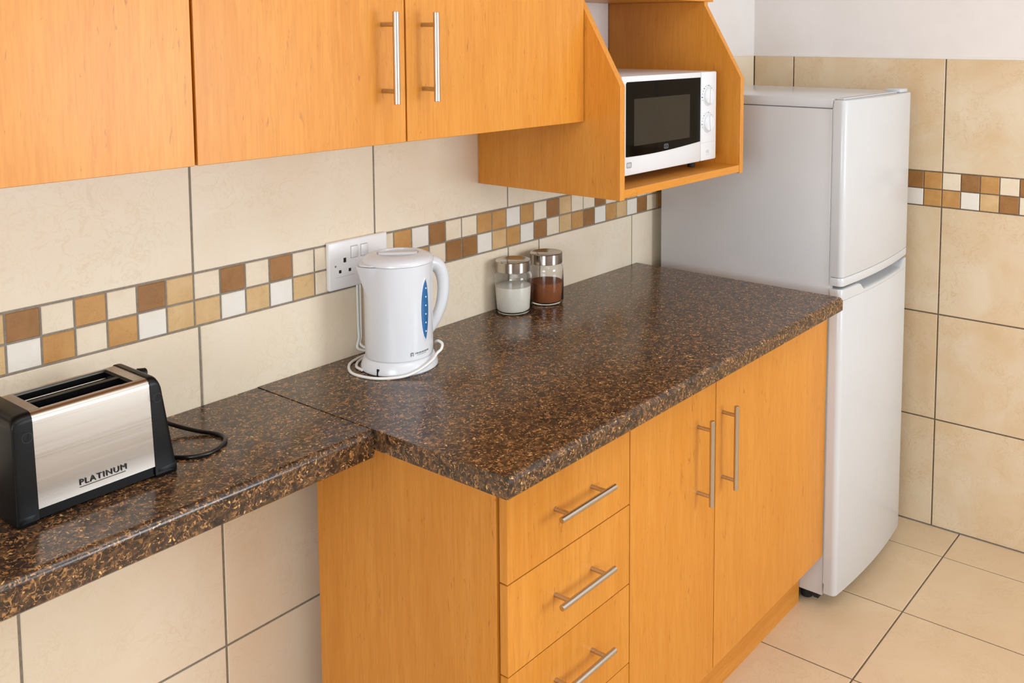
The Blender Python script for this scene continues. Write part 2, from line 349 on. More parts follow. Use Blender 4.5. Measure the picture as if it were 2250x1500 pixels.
# ------------------------------------------------------------------ bar handles
def handle(parent, p0, p1, y_door, stand0, stand1, rad=0.0055, axis='z'):
    """bar from p0 to p1 (x,y,z); stand-offs at stand0/stand1 (x,z)"""
    bm = B(); cyl(bm, p0, p1, rad, n=18, bev=0.0006)
    h = obj('handle', bm, HANDLE if axis == 'z' else HANDLEX, parent, label='brushed steel bar handle')
    return h
def handle_v(parent, x, z0, z1, yd, off=0.036, in0=0.022):
    bm = B(); cyl(bm, (x, yd - off, z0), (x, yd - off, z1), 0.0057, n=18, bev=0.0006)
    for z in (z0 + in0, z1 - in0): cyl(bm, (x, yd + 0.0005, z), (x, yd - off, z), 0.0042, n=14)
    return obj('handle', bm, HANDLE, parent, label='brushed steel bar handle')
def handle_h(parent, x0, x1, z, yd, off=0.036, in0=0.026):
    bm = B(); cyl(bm, (x0, yd - off, z), (x1, yd - off, z), 0.0057, n=18, bev=0.0006)
    for x in (x0 + in0, x1 - in0): cyl(bm, (x, yd + 0.0005, z), (x, yd - off, z), 0.0042, n=14)
    return obj('handle', bm, HANDLEX, parent, label='brushed steel bar handle')

# ------------------------------------------------------------------ base cabinets
DF, DT = -0.5831, 0.018; YB = -0.078; CF = DF + DT + 0.0045
zt, zb = 0.8866, 0.158
def carcass(parent, x0, x1, z0, z1, yb, yf, left_x=None):
    obj('side_panel', box(B(), x0, yf, z0, x0 + 0.016, yb, z1, 0.0006), WOOD, parent)
    obj('side_panel', box(B(), x1 - 0.016, yf, z0, x1, yb, z1, 0.0006), WOOD, parent)
    obj('bottom_panel', box(B(), x0 + 0.016, yf, z0, x1 - 0.016, yb, z0 + 0.016), WOODX, parent)
    obj('back_panel', box(B(), x0 + 0.016, yb - 0.005, z0 + 0.016, x1 - 0.016, yb, z1 - 0.016), WOOD, parent)
    obj('top_panel', box(B(), x0 + 0.016, yf, z1 - 0.016, x1 - 0.016, yb, z1), WOODX, parent)
# drawer unit, its left side runs to the floor
dx0, dx1, dx2, dx3 = 0.1995, 0.5565, 0.8895, 1.490
cd = empty('drawer_cabinet', (0.38, -0.33, 0), 'beech base cabinet with a stack of drawers under the worktop corner', 'cabinet')
obj('end_panel', box(B(), dx0 - 0.0025, CF, 0.0, dx0 + 0.0155, YB, zt, 0.0006), WOOD, cd)
obj('side_panel', box(B(), dx1 - 0.016, CF, zb, dx1 - 0.001, YB, zt), WOOD, cd)
obj('bottom_panel', box(B(), dx0 + 0.016, CF, zb, dx1 - 0.016, YB, zb + 0.016), WOODX, cd)
obj('back_panel', box(B(), dx0 + 0.016, YB - 0.005, zb + 0.016, dx1 - 0.016, YB, zt - 0.001), WOOD, cd)
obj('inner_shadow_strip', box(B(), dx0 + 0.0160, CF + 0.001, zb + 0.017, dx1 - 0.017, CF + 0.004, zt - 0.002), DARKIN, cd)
obj('plinth', box(B(), dx0 + 0.016, -0.5149, 0.0, dx1 - 0.0005, -0.499, zb - 0.0005), WOODX, cd)
zr = [0.8855, 0.6853, 0.5215, 0.3560, 0.1600]
hz = [0.7700, 0.6105, 0.4495, 0.2900]
for i in range(4):
    d = obj('drawer', box(B(), dx0 + 0.0005, DF, zr[i + 1] + 0.0012, dx1 - 0.0022, DF + DT, zr[i] - 0.0012, 0.0007), WOOD, cd)
    handle_h(d, 0.2990, 0.4575, hz[i], DF)
# double door unit
cb = empty('door_cabinet', (1.02, -0.33, 0), 'beech base cabinet with two full-height doors, next to the fridge', 'cabinet')
carcass(cb, dx1, dx3, zb, zt, YB, CF)
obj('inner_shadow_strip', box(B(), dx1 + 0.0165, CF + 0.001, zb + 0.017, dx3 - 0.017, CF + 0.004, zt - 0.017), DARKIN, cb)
obj('plinth', box(B(), dx1 + 0.0005, -0.5149, 0.0, dx3, -0.499, zb - 0.0005), WOODX, cb)
obj('plinth_return', box(B(), dx3 - 0.016, -0.4985, 0.0, dx3, YB - 0.01, zb - 0.0005), WOOD, cb)
d = obj('door', box(B(), dx1 + 0.0005, DF, 0.1575, dx2 - 0.0015, DF + DT, 0.8855, 0.0007), WOOD, cb); handle_v(d, 0.8125, 0.5865, 0.7790, DF)
d = obj('door', box(B(), dx2 + 0.0015, DF, 0.1585, dx3 + 0.0005, DF + DT, 0.8855, 0.0007), WOOD, cb); handle_v(d, 0.9200, 0.5825, 0.7780, DF)

# ------------------------------------------------------------------ wall cabinets
DU = -0.3275; uz = 1.4155; UT = 2.12
def wall_cab(name, x0, x1, doors, label):
    c = empty(name, ((x0 + x1) / 2, -0.15, uz), label, 'wall cabinet', 'beech wall cabinets')
    carcass(c, x0, x1, uz + 0.004, UT, -0.0012, DU + DT + 0.002)
    for (a, b, hx, z0, z1) in doors:
        d = obj('door', box(B(), a, DU, uz, b, DU + DT, UT, 0.0007), WOOD, c)
        if hx: handle_v(d, hx, z0, z1, DU)
wall_cab('wall_cabinet', -1.10, -0.1790, [(-1.0990, -0.6405, -0.69, 1.487, 1.6455), (-0.6375, -0.1803, None, 0, 0)], 'leftmost beech wall cabinet with plain doors, above the toaster')
wall_cab('wall_cabinet', -0.1765, 0.7380, [(-0.1752, 0.2217, 0.1710, 1.487, 1.6455), (0.2256, 0.7372, 0.2642, 1.487, 1.6460)], 'beech wall cabinet with two bar-handled doors, above kettle and socket')
cu = empty('wall_cabinet', (1.03, -0.15, 1.695), 'short beech cabinet above the open microwave shelf', 'wall cabinet', 'beech wall cabinets')
obj('bottom_panel', box(B(), 0.7400, -0.314, 1.6945, 1.318, -0.0012, 1.7125, 0.0006), WOODX, cu)
obj('side_panel', box(B(), 0.7400, -0.312, 1.7125, 0.756, -0.0012, UT), WOOD, cu); obj('side_panel', box(B(), 1.302, -0.312, 1.7125, 1.318, -0.0012, UT), WOOD, cu)
obj('top_panel', box(B(), 0.756, -0.312, UT - 0.016, 1.302, -0.0012, UT), WOODX, cu)
obj('door', box(B(), 0.741, -0.3275, 1.7125, 1.028, -0.3125, UT, 0.0007), WOOD, cu); obj('door', box(B(), 1.031, -0.3275, 1.7125, 1.317, -0.3125, UT, 0.0007), WOOD, cu)
# open microwave shelf
DM = -0.4253; mx0, mx1 = 0.7393, 1.2895; ms = 1.2475
sh = empty('microwave_shelf', (1.015, -0.2, ms), 'open beech shelf unit with sloping sides holding the microwave', 'shelf')
prof = [(-0.0012, ms), (DM, ms), (DM, 1.496), (-0.314, 1.6845), (-0.314, 1.694), (-0.0012, 1.694)]
obj('side_panel', prism(B(), prof, 'x', mx0, mx0 + 0.017, 0.0006), WOOD, sh, smooth=False)
obj('side_panel', prism(B(), prof, 'x', mx1 - 0.017, mx1, 0.0006), WOOD, sh, smooth=False)
obj('shelf_board', box(B(), mx0 + 0.017, DM + 0.002, ms + 0.003, mx1 - 0.017, -0.0012, ms + 0.0215, 0.0006), WOODX, sh)

# ------------------------------------------------------------------ fridge
F0, F1, FB, FD = 1.4934, 1.9836, -0.5835, -0.6300
fr = empty('fridge_freezer', (1.74, -0.32, 0), 'white two-door fridge freezer in the tiled corner', 'fridge')
obj('body', box(B(), F0, FB, 0.040, F1, -0.035, 1.410, 0.004, 2), FRIDGES, fr, label='pale grey side of the fridge body')
obj('top_cover', box(B(), F0 - 0.0015, FB - 0.001, 1.411, F1 + 0.0015, -0.033, 1.438, 0.004, 2), FRIDGE, fr)
obj('door_seal', box(B(), F0 + 0.004, FB - 0.006, 0.075, F1 - 0.010, FB + 0.001, 1.425), WHITEM, fr, label='pale rubber door seal')
def door_outline(x0=F0 - 0.004, x1=F1 + 0.012, y0=FB - 0.006, bow=0.013, rr=0.016):
    pts = [(x1, y0), (x0, y0)]; yf = FD + 0.006
    pts += [(x0 + rr - rr * math.cos(a), yf + rr - rr * math.sin(a)) for a in [PI / 2 * i / 6 for i in range(7)]]
    n = 12
    for i in range(1, n): t = i / n; pts.append((x0 + rr + (x1 - 2 * rr - x0) * t, yf - bow * 4 * t * (1 - t)))
    pts += [(x1 - rr + rr * math.sin(a), yf + rr - rr * math.cos(a)) for a in [PI / 2 * i / 6 for i in range(7)]]
    return pts
def door_slab(z0, z1, m, parent, name, cut=None):
    bm = B(); prism(bm, door_outline(), 'z', z0, z1, 0.003); return obj(name, bm, m, parent, angle=40)
zsp = 0.9265; GAPG = mat('gap_shade_grey', (92, 94, 98), 0.6)
du_ = door_slab(zsp + 0.026, 1.434, FRIDGE, fr, 'freezer_door'); dl_ = door_slab(0.050, zsp - 0.036, FRIDGE, fr, 'fridge_door')
# end caps of both doors, the lower one dished into a full-width finger grip
def cap(z0, z1, parent, grip):
    bm = B(); o_ = door_outline()
    if not grip: prism(bm, o_, 'z', z0, z1, 0.0025); return obj('door_cap', bm, FRIDGE, parent, angle=40)
    # scooped cap: one loft whose front lip dips into a finger grip
    bm = B(); x0, x1, rr = F0 - 0.004, F1 + 0.012, 0.016; yf = FD + 0.006; rows = []; n = 60
    xs = [x0 + rr * (1 - math.cos(PI / 2 * i / 6)) for i in range(7)] + [x0 + rr + (x1 - x0 - 2 * rr) * i / n for i in range(1, n)] + [x1 - rr * (1 - math.sin(PI / 2 * i / 6)) for i in range(7)]
    for x in xs:
        if x < x0 + rr: y = yf + rr - math.sqrt(max(0, rr * rr - (x0 + rr - x) ** 2))
        elif x > x1 - rr: y = yf + rr - math.sqrt(max(0, rr * rr - (x - x1 + rr) ** 2))
        else: t = (x - x0 - rr) / (x1 - x0 - 2 * rr); y = yf - 0.013 * 4 * t * (1 - t)
        e = max(0.0, min(1.0, (x - (F0 + 0.100)) / 0.030)) * max(0.0, min(1.0, ((F1 - 0.015) - x) / 0.045)); e = e * e * (3 - 2 * e)
        top = z1 - e * (z1 - z0 - 0.009); mid = z1 - e * (z1 - z0 - 0.013); yb_ = FB - 0.006
        rows.append([bm.verts.new(p) for p in ((x, yb_, z0), (x, yb_, z1 - e * (z1 - z0 - 0.016)), (x, yb_ - 0.006, z1 - e * (z1 - z0 - 0.015)), (x, yb_ - 0.010, mid), (x, y + (yb_ - 0.010 - y) * 0.30, top + 0.0004), (x, y + 0.002, top), (x, y, top - 0.0015), (x, y, z0))])
    for A, C in zip(rows, rows[1:]):
        for k in range(8): bm.faces.new((A[k], A[(k + 1) % 8], C[(k + 1) % 8], C[k]))
    bm.faces.new(rows[0]); bm.faces.new(rows[-1]); bmesh.ops.remove_doubles(bm, verts=bm.verts, dist=1e-6); bmesh.ops.recalc_face_normals(bm, faces=bm.faces)
    return obj('door_cap', bm, FRIDGE, parent, angle=40, label='white door cap with dished finger grip')
cap(zsp + 0.002, zsp + 0.0255, du_, False); cap(zsp - 0.0355, zsp - 0.006, dl_, True)
obj('hinge_cover', box(B(), F1 - 0.075, FB - 0.035, 1.4345, F1 - 0.012, FB + 0.012, 1.446, 0.003, 2), FRIDGE, fr)
obj('top_strip', box(B(), F0 + 0.01, FB - 0.028, 1.434, F1 - 0.08, FB - 0.004, 1.4385, 0.002), FRIDGE, fr)
obj('door_gap_shade', box(B(), F0 + 0.012, FB - 0.0085, zsp - 0.034, F1 - 0.004, FB - 0.0055, zsp + 0.010), GAPG, fr, label='dark grey strip painting the shade between the doors')  # dark strip added to paint the shaded slit above the finger grip
obj('kick_plate', box(B(), F0 + 0.02, FB + 0.02, 0.016, F1 - 0.02, FB + 0.035, 0.042), DARKGAP, fr, label='dark base grille behind the door')
for x, y in ((F0 + 0.045, FB + 0.065), (F1 - 0.045, FB + 0.065), (F0 + 0.035, -0.08), (F1 - 0.035, -0.08)):
    obj('foot', cyl(B(), (x, y, 0.0), (x, y, 0.041), 0.018, n=14, bev=0.002), DARKGAP, fr)

# ------------------------------------------------------------------ microwave
mxa, mxb, myf, mza, mzb = 0.7930, 1.2100, -0.3900, 1.2900, 1.5150
mw = empty('microwave', ((mxa + mxb) / 2, -0.24, 1.269), 'white microwave oven with black glass door on the open shelf', 'microwave')
myb = -0.075
obj('casing', box(B(), mxa, myf + 0.018, mza, mxb, myb, mzb, 0.005, 2), WHITE, mw)
pxs = 1.1340   # split between door and control panel
mdoor = obj('door', box(B(), mxa, myf, mza, pxs - 0.0006, myf + 0.0175, mzb, 0.004, 2), WHITE, mw)
# black glass with a bowed lower edge
gx0, gx1, gz1, gz0 = mxa + 0.016, pxs - 0.006, mzb - 0.0135, mza + 0.0475
poly = [(gx0, gz1 - 0.004), (gx0 + 0.004, gz1), (gx1, gz1), (gx1, gz0 + 0.004)] + [(gx1 + (gx0 - gx1) * i / 10, gz0 + 0.004 - 0.011 * math.sin(PI * min(1, i / 10 * 0.62)) ** 1.0 + 0.002 * (i / 10)) for i in range(1, 11)]
obj('door_glass', prism(B(), poly, 'y', myf - 0.0012, myf + 0.002), BLACKG, mdoor, smooth=False)
obj('door_window', box(B(), gx0 + 0.030, myf - 0.0018, gz0 + 0.018, gx1 - 0.050, myf - 0.0010, gz1 - 0.039, 0.0003), MWWIN, mdoor)
def ring_plate(bm, cx, cz, w, h, t, y, dep=0.0004, rr=0.45, n=28):
    def pt(a, W_, H_):
        c_, s_ = math.cos(a), math.sin(a); p = 2 / 5
        return (cx + W_ * math.copysign(abs(c_) ** p, c_), cz + H_ * math.copysign(abs(s_) ** p, s_))
    O_ = [pt(2 * PI * i / n, w / 2, h / 2) for i in range(n)]; I_ = [pt(2 * PI * i / n, w / 2 - t, h / 2 - t) for i in range(n)]
    vo = [bm.verts.new((p[0], y, p[1])) for p in O_]; vi = [bm.verts.new((p[0], y, p[1])) for p in I_]
    for i in range(n): bm.faces.new((vo[i], vo[(i + 1) % n], vi[(i + 1) % n], vi[i]))
    return bm
bm = B(); lx, lz = (gx0 + gx1) / 2 + 0.004, gz0 + 0.0065
ring_plate(bm, lx, lz, 0.019, 0.011, 0.0011, myf - 0.0016); ring_plate(bm, lx - 0.0035, lz, 0.0055, 0.006, 0.0009, myf - 0.0016); ring_plate(bm, lx + 0.0035, lz, 0.0055, 0.006, 0.0009, myf - 0.0016)
obj('door_logo', bm, PRINT, mdoor, smooth=False)
bm = B(); lx, lz = mxa + 0.029, mza + 0.024
for dx in (-0.005, 0.0, 0.005): ring_plate(bm, lx + dx, lz, 0.0058, 0.0105, 0.0008, myf - 0.0004)
ring_plate(bm, lx, lz, 0.0190, 0.0135, 0.0006, myf - 0.0004)
obj('badge', bm, PRINT, mdoor, smooth=False)
pan = obj('control_panel', box(B(), pxs + 0.0006, myf, mza, mxb, myf + 0.0175, mzb, 0.004, 2), WHITE, mw)
obj('panel_seam', box(B(), pxs + 0.003, myf - 0.0002, mza + 0.046, mxb - 0.002, myf + 0.002, mza + 0.0468), PRINTL, pan)
kx = 1.1660
for kz, rot in ((1.4530, 0.06), (1.3850, -0.1)):
    bm = B(); cyl(bm, (kx, myf + 0.001, kz), (kx, myf - 0.003, kz), 0.0245, 0.0238, 32, 0.001); cyl(bm, (kx, myf - 0.0025, kz), (kx, myf - 0.0085, kz), 0.0215, 0.0200, 32, 0.0015)
    kb = obj('knob', bm, WHITE, pan)
    bm = B(); box(bm, -0.0042, myf - 0.0120, -0.019, 0.0042, myf - 0.0080, 0.019, 0.0018, 2); bmesh.ops.rotate(bm, verts=bm.verts, cent=(0, 0, 0), matrix=Matrix.Rotation(rot, 3, 'Y')); bmesh.ops.translate(bm, verts=bm.verts, vec=(kx, 0, kz))
    bmk = obj('knob_grip', bm, WHITE, pan)
    bm = B()
    for i in range(14):
        a = math.radians(-20 + i * 17); rr_ = 0.0272; px, pz = kx + rr_ * math.cos(a), kz + rr_ * math.sin(a); s_ = 0.0011 if i % 3 else 0.0017
        if abs(px - mxb) > 0.003: box(bm, px - s_, myf - 0.0005, pz - s_ * 0.7, px + s_, myf + 0.001, pz + s_ * 0.7)
    obj('dial_marks', bm, INK if rot > 0 else PRINT, pan, smooth=False)
bm = B()
for i, dx in enumerate((-0.006, -0.001, 0.004)): box(bm, kx + dx, myf - 0.0004, mza + 0.018 + 0.002 * (i % 2), kx + dx + 0.003, myf + 0.001, mza + 0.026 + 0.002 * (i % 2))
box(bm, kx - 0.008, myf - 0.0004, mza + 0.014, kx + 0.009, myf + 0.001, mza + 0.0148)
obj('panel_mark', bm, PRINTL, pan, smooth=False)
for x, y in ((mxa + 0.03, myf + 0.05), (mxb - 0.04, myf + 0.05), (mxa + 0.03, myb - 0.04), (mxb - 0.04, myb - 0.04)):
    obj('foot', cyl(B(), (x, y, 1.2690), (x, y, mza + 0.001), 0.010, n=14, bev=0.001), DARKGAP, mw)

# ------------------------------------------------------------------ storage jars
def jar(name, x, y, fill_z, fm, fname, label, rj=0.0465):
    j = empty(name, (x, y, ZT), label, 'jar', 'storage jars against the tiles')
    H = 0.104; T = Matrix.Translation((x, y, ZT)); w = 0.0026
    outer = [(0, 0.0002), (rj * 0.86, 0.0002), (rj * 0.96, 0.003), (rj, 0.010), (rj, H - 0.016), (rj * 0.97, H - 0.008), (rj * 0.88, H - 0.003), (rj * 0.86, H), (rj * 0.86, H + 0.012)]
    inner = [(rj * 0.86 - w, H + 0.012), (rj * 0.86 - w, H), (rj * 0.88 - w, H - 0.004), (rj * 0.97 - w, H - 0.0095), (rj - w, H - 0.017), (rj - w, 0.012), (rj * 0.93 - w, 0.0065), (0, 0.006)]
    obj('glass_body', lathe(B(), outer + inner, 48, T), GLASS, j, angle=50)
    ri = rj - w - 0.0004; fz = fill_z - ZT
    obj(fname, lathe(B(), [(0, 0.0066), (ri * 0.92, 0.0070), (ri, 0.0125), (ri, fz - 0.001), (ri * 0.6, fz + 0.001), (0, fz)], 48, T), fm, j, angle=50)
    rl = rj * 0.935
    obj('lid', lathe(B(), [(rl - 0.001, H - 0.0005), (rl, H + 0.0005), (rl, H + 0.0245), (rl - 0.0012, H + 0.0262), (rl - 0.004, H + 0.0262), (rl - 0.006, H + 0.0252), (0, H + 0.0252), ], 56, T), LIDSTEEL, j, angle=30, label='brushed steel lid')
jar('storage_jar', 0.8090, -0.0490, 0.9905, SUGAR, 'sugar', 'glass jar of white sugar with steel lid, nearer the kettle')
jar('storage_jar', 0.9230, -0.0600, 0.9790, COFFEE, 'coffee', 'glass jar of brown powder with steel lid, behind the sugar jar', 0.0445)

# ------------------------------------------------------------------ wall socket
sk = empty('wall_socket', (0.366, 0, 1.126), 'white double wall socket on the tiles behind the kettle', 'socket')
sx0, sx1, sz0, sz1 = 0.2890, 0.4440, 1.0765, 1.1780
plate = obj('faceplate', box(B(), sx0, -0.0115, sz0, sx1, 0.0, sz1, 0.0035, 3), SOCKW, sk)
for cx in (sx0 + 0.040, sx1 - 0.040):
    bm = B(); cz = 1.124
    box(bm, cx - 0.0032, -0.0119, cz + 0.008, cx + 0.0032, -0.010, cz + 0.0175)
    for dx in (-0.0125, 0.0125): box(bm, cx + dx - 0.003, -0.0119, cz - 0.013, cx + dx + 0.003, -0.010, cz - 0.0065)
    obj('socket_holes', bm, DARKIN, plate, smooth=False)
    obj('socket_face', box(B(), cx - 0.024, -0.0116, cz - 0.0215, cx + 0.024, -0.0105, cz - 0.0208), PRINTL, plate)
for cx in ((sx0 + sx1) / 2 - 0.013, (sx0 + sx1) / 2 + 0.013):
    obj('switch_surround', box(B(), cx - 0.0095, -0.0119, 1.1375, cx + 0.0095, -0.0105, 1.1640, 0.0004), PRINTL, plate)
    obj('rocker_switch', box(B(), cx - 0.0080, -0.0142, 1.1390, cx + 0.0080, -0.0110, 1.1625, 0.0010, 2), SOCKW, plate)
for cx in (sx0 + 0.016, sx1 - 0.016): obj('screw', cyl(B(), (cx, -0.0110, 1.1270), (cx, -0.0122, 1.1270), 0.0022, n=12), GREYP, plate)

# ------------------------------------------------------------------ kettle and its power base
kxc, kyc = 0.3740, -0.1250
kt = empty('electric_kettle', (kxc, kyc, ZT), 'white plastic jug kettle with blue water gauge in front of the socket', 'kettle')
T = Matrix.Translation((kxc, kyc, ZT)); RI = Vector((0.5934, -0.8049, 0)).normalized(); FW = Vector((0.8049, 0.5934, 0)).normalized()
hd = (RI * 0.80 + FW * 0.60).normalized(); sd = -hd; side = Vector((-hd.y, hd.x, 0))
kz0, kz1 = 0.027, 0.2200
def kr(z): t = (z - kz0) / (kz1 - kz0); return 0.0690 - 0.0010 * t + 0.003 * t * t
def body_bm():
    bm = B(); n = 144; rows = []
    zs = [kz0, kz0 + 0.002] + [kz0 + (kz1 - kz0) * i / 60 for i in range(1, 61)]
    for z in zs:
        t = (z - kz0) / (kz1 - kz0); tt_ = max(0, (t - 0.66) / 0.34); row = []
        for i in range(n):
            a = 2 * PI * i / n; dv = Vector((math.cos(a), math.sin(a), 0)); rr_ = kr(z) - (0.001 if z == kz0 else 0)
            ang = math.acos(max(-1, min(1, dv.dot(sd)))); wdt = 0.12 + 0.42 * tt_
            k = max(0, 1 - ang / wdt) if tt_ > 0 else 0
            k = k ** 1.05
            rr_ += k * 0.021 * tt_
            row.append(bm.verts.new(Vector((kxc, kyc, ZT + z - (0.0 if z < kz1 else 0.0))) + dv * rr_))
        rows.append(row)
    # inner lip
    inner = []
    for v in rows[-1]:
        c = Vector((kxc, kyc, v.co.z)); inner.append(bm.verts.new(c + (v.co - c) * 0.955 + Vector((0, 0, -0.0002))))
    rows.append(inner); low = []
    for v in inner:
        c = Vector((kxc, kyc, v.co.z)); d_ = v.co - c; low.append(bm.verts.new(c + d_.normalized() * min(d_.length, 0.064) + Vector((0, 0, -0.012))))
    rows.append(low)
    for A, C in zip(rows, rows[1:]):
        for i in range(n): bm.faces.new((A[i], A[(i + 1) % n], C[(i + 1) % n], C[i]))
    bm.faces.new(rows[0]); bm.faces.new(rows[-1]); bmesh.ops.recalc_face_normals(bm, faces=bm.faces); return bm
kb_ = obj('jug_body', body_bm(), WHITE, kt, angle=75)
lid = obj('lid', lathe(B(), [(0.066, kz1 - 0.0015), (0.0725, kz1 + 0.0010), (0.0722, kz1 + 0.0055), (0.069, kz1 + 0.0105), (0.058, kz1 + 0.0155), (0.045, kz1 + 0.0175), (0.0425, kz1 + 0.0178), (0.0415, kz1 + 0.0140), (0.020, kz1 + 0.0125), (0, kz1 + 0.0125)], 64, T), WHITE, kt, angle=40)
bm = B(); box(bm, -0.040, -0.008, 0, 0.040, 0.008, 0.0072, 0.003, 3); bmesh.ops.rotate(bm, verts=bm.verts, cent=(0, 0, 0), matrix=Matrix.Rotation(math.atan2(RI.y, RI.x) + 0.12, 3, 'Z')); bmesh.ops.translate(bm, verts=bm.verts, vec=(kxc, kyc, ZT + kz1 + 0.0115)); obj('lid_grip', bm, WHITE, lid)
# spout flap of the lid
bm = B(); c0 = Vector((kxc, kyc, ZT)) + sd * 0.064; pts = []
poly = [(0.0, -0.034), (0.010, -0.024), (0.0205, -0.006), (0.0218, 0.0), (0.0205, 0.006), (0.010, 0.024), (0.0, 0.034)]
top_ = [bm.verts.new(c0 + sd * (p[0] - 0.002) + side * p[1] + Vector((0, 0, kz1 + 0.0046 - p[0] * 0.06))) for p in poly]; bot_ = [bm.verts.new(v.co - Vector((0, 0, 0.0035))) for v in top_]
bm.faces.new(top_); bm.faces.new(bot_)
for i in range(7): bm.faces.new((top_[i], top_[(i + 1) % 7], bot_[(i + 1) % 7], bot_[i]))
bmesh.ops.recalc_face_normals(bm, faces=bm.faces); obj('spout_flap', bm, WHITE, lid, smooth=False)
hp = [(0.058, 0.2040), (0.076, 0.2050), (0.0905, 0.1960), (0.1000, 0.1760), (0.1025, 0.1480), (0.0975, 0.1160), (0.0870, 0.0900), (0.0745, 0.0700), (0.0660, 0.0600)]
P3 = [Vector((kxc, kyc, ZT + z)) + hd * d_ for d_, z in hp]
obj('handle', tube(B(), P3, 0.0160, 18, 6, 0.80, lambda t: 1.05 - 0.42 * t), WHITE, kt, angle=60)
# water gauge: blue window facing the right of the picture
ga = math.atan2((RI * 0.87 - FW * 0.49).y, (RI * 0.87 - FW * 0.49).x)
def on_body(da, z, off): a = ga + da; rr_ = kr(z) + off; return Vector((kxc + rr_ * math.cos(a), kyc + rr_ * math.sin(a), ZT + z))
def gauge(hw, z0, z1, off, m, name):
    bm = B(); n = 20; rows = []
    for i in range(n + 1):
        t = i / n; z = z0 + (z1 - z0) * t; w_ = hw * (math.sin(PI * min(1, max(0, t))) ** 0.55) if 0 < i < n else 0.002
        rows.append([bm.verts.new(on_body(w_ * s_, z, off - 0.0022 * abs(s_) ** 3)) for s_ in (-1, -0.8, -0.4, 0, 0.4, 0.8, 1)])
    for A, C in zip(rows, rows[1:]):
        for k in range(6): bm.faces.new((A[k], A[k + 1], C[k + 1], C[k]))
    bmesh.ops.recalc_face_normals(bm, faces=bm.faces); return obj(name, bm, m, kt, angle=60)
gauge(0.225, 0.062, 0.194, 0.0016, WHITE, 'gauge_frame'); gw = gauge(0.170, 0.066, 0.190, 0.0024, BLUE, 'gauge_window')
for i in range(6):
    z = 0.083 + 0.0178 * i; p = on_body(0, z, 0.0022); n_ = (p - Vector((kxc, kyc, p.z))).normalized()
    obj('gauge_bead', cyl(B(), p, p + n_ * 0.0012, 0.0016, n=10), BEAD, gw)
# printed mark low on the jug
bm = B()
a0 = ga - 0.42
def strip(a_s, a_e, za, zb_, n=8):
    R_ = []
    for i in range(n + 1):
        a = a_s + (a_e - a_s) * i / n; rr_ = kr(0.045) + 0.0004
        R_.append([bm.verts.new((kxc + rr_ * math.cos(a), kyc + rr_ * math.sin(a), ZT + z)) for z in (za, zb_)])
    for A, C in zip(R_, R_[1:]): bm.faces.new((A[0], C[0], C[1], A[1]))
strip(a0 - 0.10, a0 - 0.075, 0.037, 0.044, 2); strip(a0 - 0.03, a0 - 0.01, 0.037, 0.043, 2); strip(a0 - 0.10, a0 - 0.01, 0.043, 0.045, 3); strip(a0 - 0.07, a0 - 0.045, 0.039, 0.0405, 2)
for i in range(16): strip(a0 + 0.04 + i * 0.034, a0 + 0.04 + i * 0.034 + (0.024 if i % 3 else 0.014), 0.0405 + (0.0006 if i % 2 else 0), 0.0438, 1)
for i in range(11): strip(a0 + 0.10 + i * 0.034, a0 + 0.10 + i * 0.034 + 0.022, 0.0380, 0.0390, 1)
bmesh.ops.recalc_face_normals(bm, faces=bm.faces); obj('printed_mark', bm, PRINT, kb_, smooth=False)
# power base
kbs = empty('kettle_base', (kxc, kyc, ZT), 'round white power base with its cord wound round, under the kettle', 'kettle base')
bsb = obj('base_plate', lathe(B(), [(0, 0.0003), (0.0760, 0.0003), (0.0785, 0.003), (0.0780, 0.009), (0.0745, 0.018), (0.0715, 0.0245), (0.069, 0.0265), (0, 0.0265)], 64, T), WHITE, kbs, angle=45)
nd = (-FW * 0.93 - RI * 0.37).normalized(); pn = Vector((kxc, kyc, ZT)) + nd * 0.0748
obj('cord_notch', cyl(B(), pn + Vector((0, 0, 0.0005)), pn - nd * 0.0015 + Vector((0, 0, 0.0150)), 0.0044, n=16, bev=0.001), DARKIN, bsb)
C0 = Vector((kxc, kyc, 0)); cr = 0.0029
def ring_pt(deg, rad_, z): a = math.radians(deg); v = RI * math.cos(a) + FW * math.sin(a); p = C0 + v * rad_; return (p.x, min(p.y, -0.006), ZT + z)
# outer loop: wall -> left of base -> round the front -> over the right of the base -> small loop at the right
pts = [(0.3655, -0.0045, 1.082), (0.3655, -0.0045, 1.03), (0.3660, -0.0045, 0.985), (0.3660, -0.0060, 0.960), (0.3600, -0.0090, ZT + 0.016)]
pts += [ring_pt(138, 0.103, 0.0040), ring_pt(160, 0.101, 0.0029), ring_pt(185, 0.103, 0.0029), ring_pt(215, 0.102, 0.0029), ring_pt(245, 0.095, 0.0029), ring_pt(270, 0.088, 0.0032), ring_pt(292, 0.086, 0.006), ring_pt(312, 0.0835, 0.013), ring_pt(335, 0.0815, 0.022), ring_pt(350, 0.082, 0.030), ring_pt(356, 0.088, 0.036), ring_pt(4, 0.088, 0.043), ring_pt(14, 0.080, 0.045), ring_pt(28, 0.078, 0.038)]
obj('cord', tube(B(), pts, cr, 10, 8), CORD, kbs, angle=60)
pts = [(0.3725, -0.0045, 1.082), (0.3725, -0.0045, 1.02), (0.3720, -0.0050, 0.965), (0.3680, -0.0090, ZT + 0.022), ring_pt(138, 0.0925, 0.0060), ring_pt(156, 0.0905, 0.0032), ring_pt(175, 0.0895, 0.0029), ring_pt(195, 0.0865, 0.0032), ring_pt(214, 0.080, 0.0045)]
obj('cord', tube(B(), pts, cr, 10, 8), CORD, kbs, angle=60)

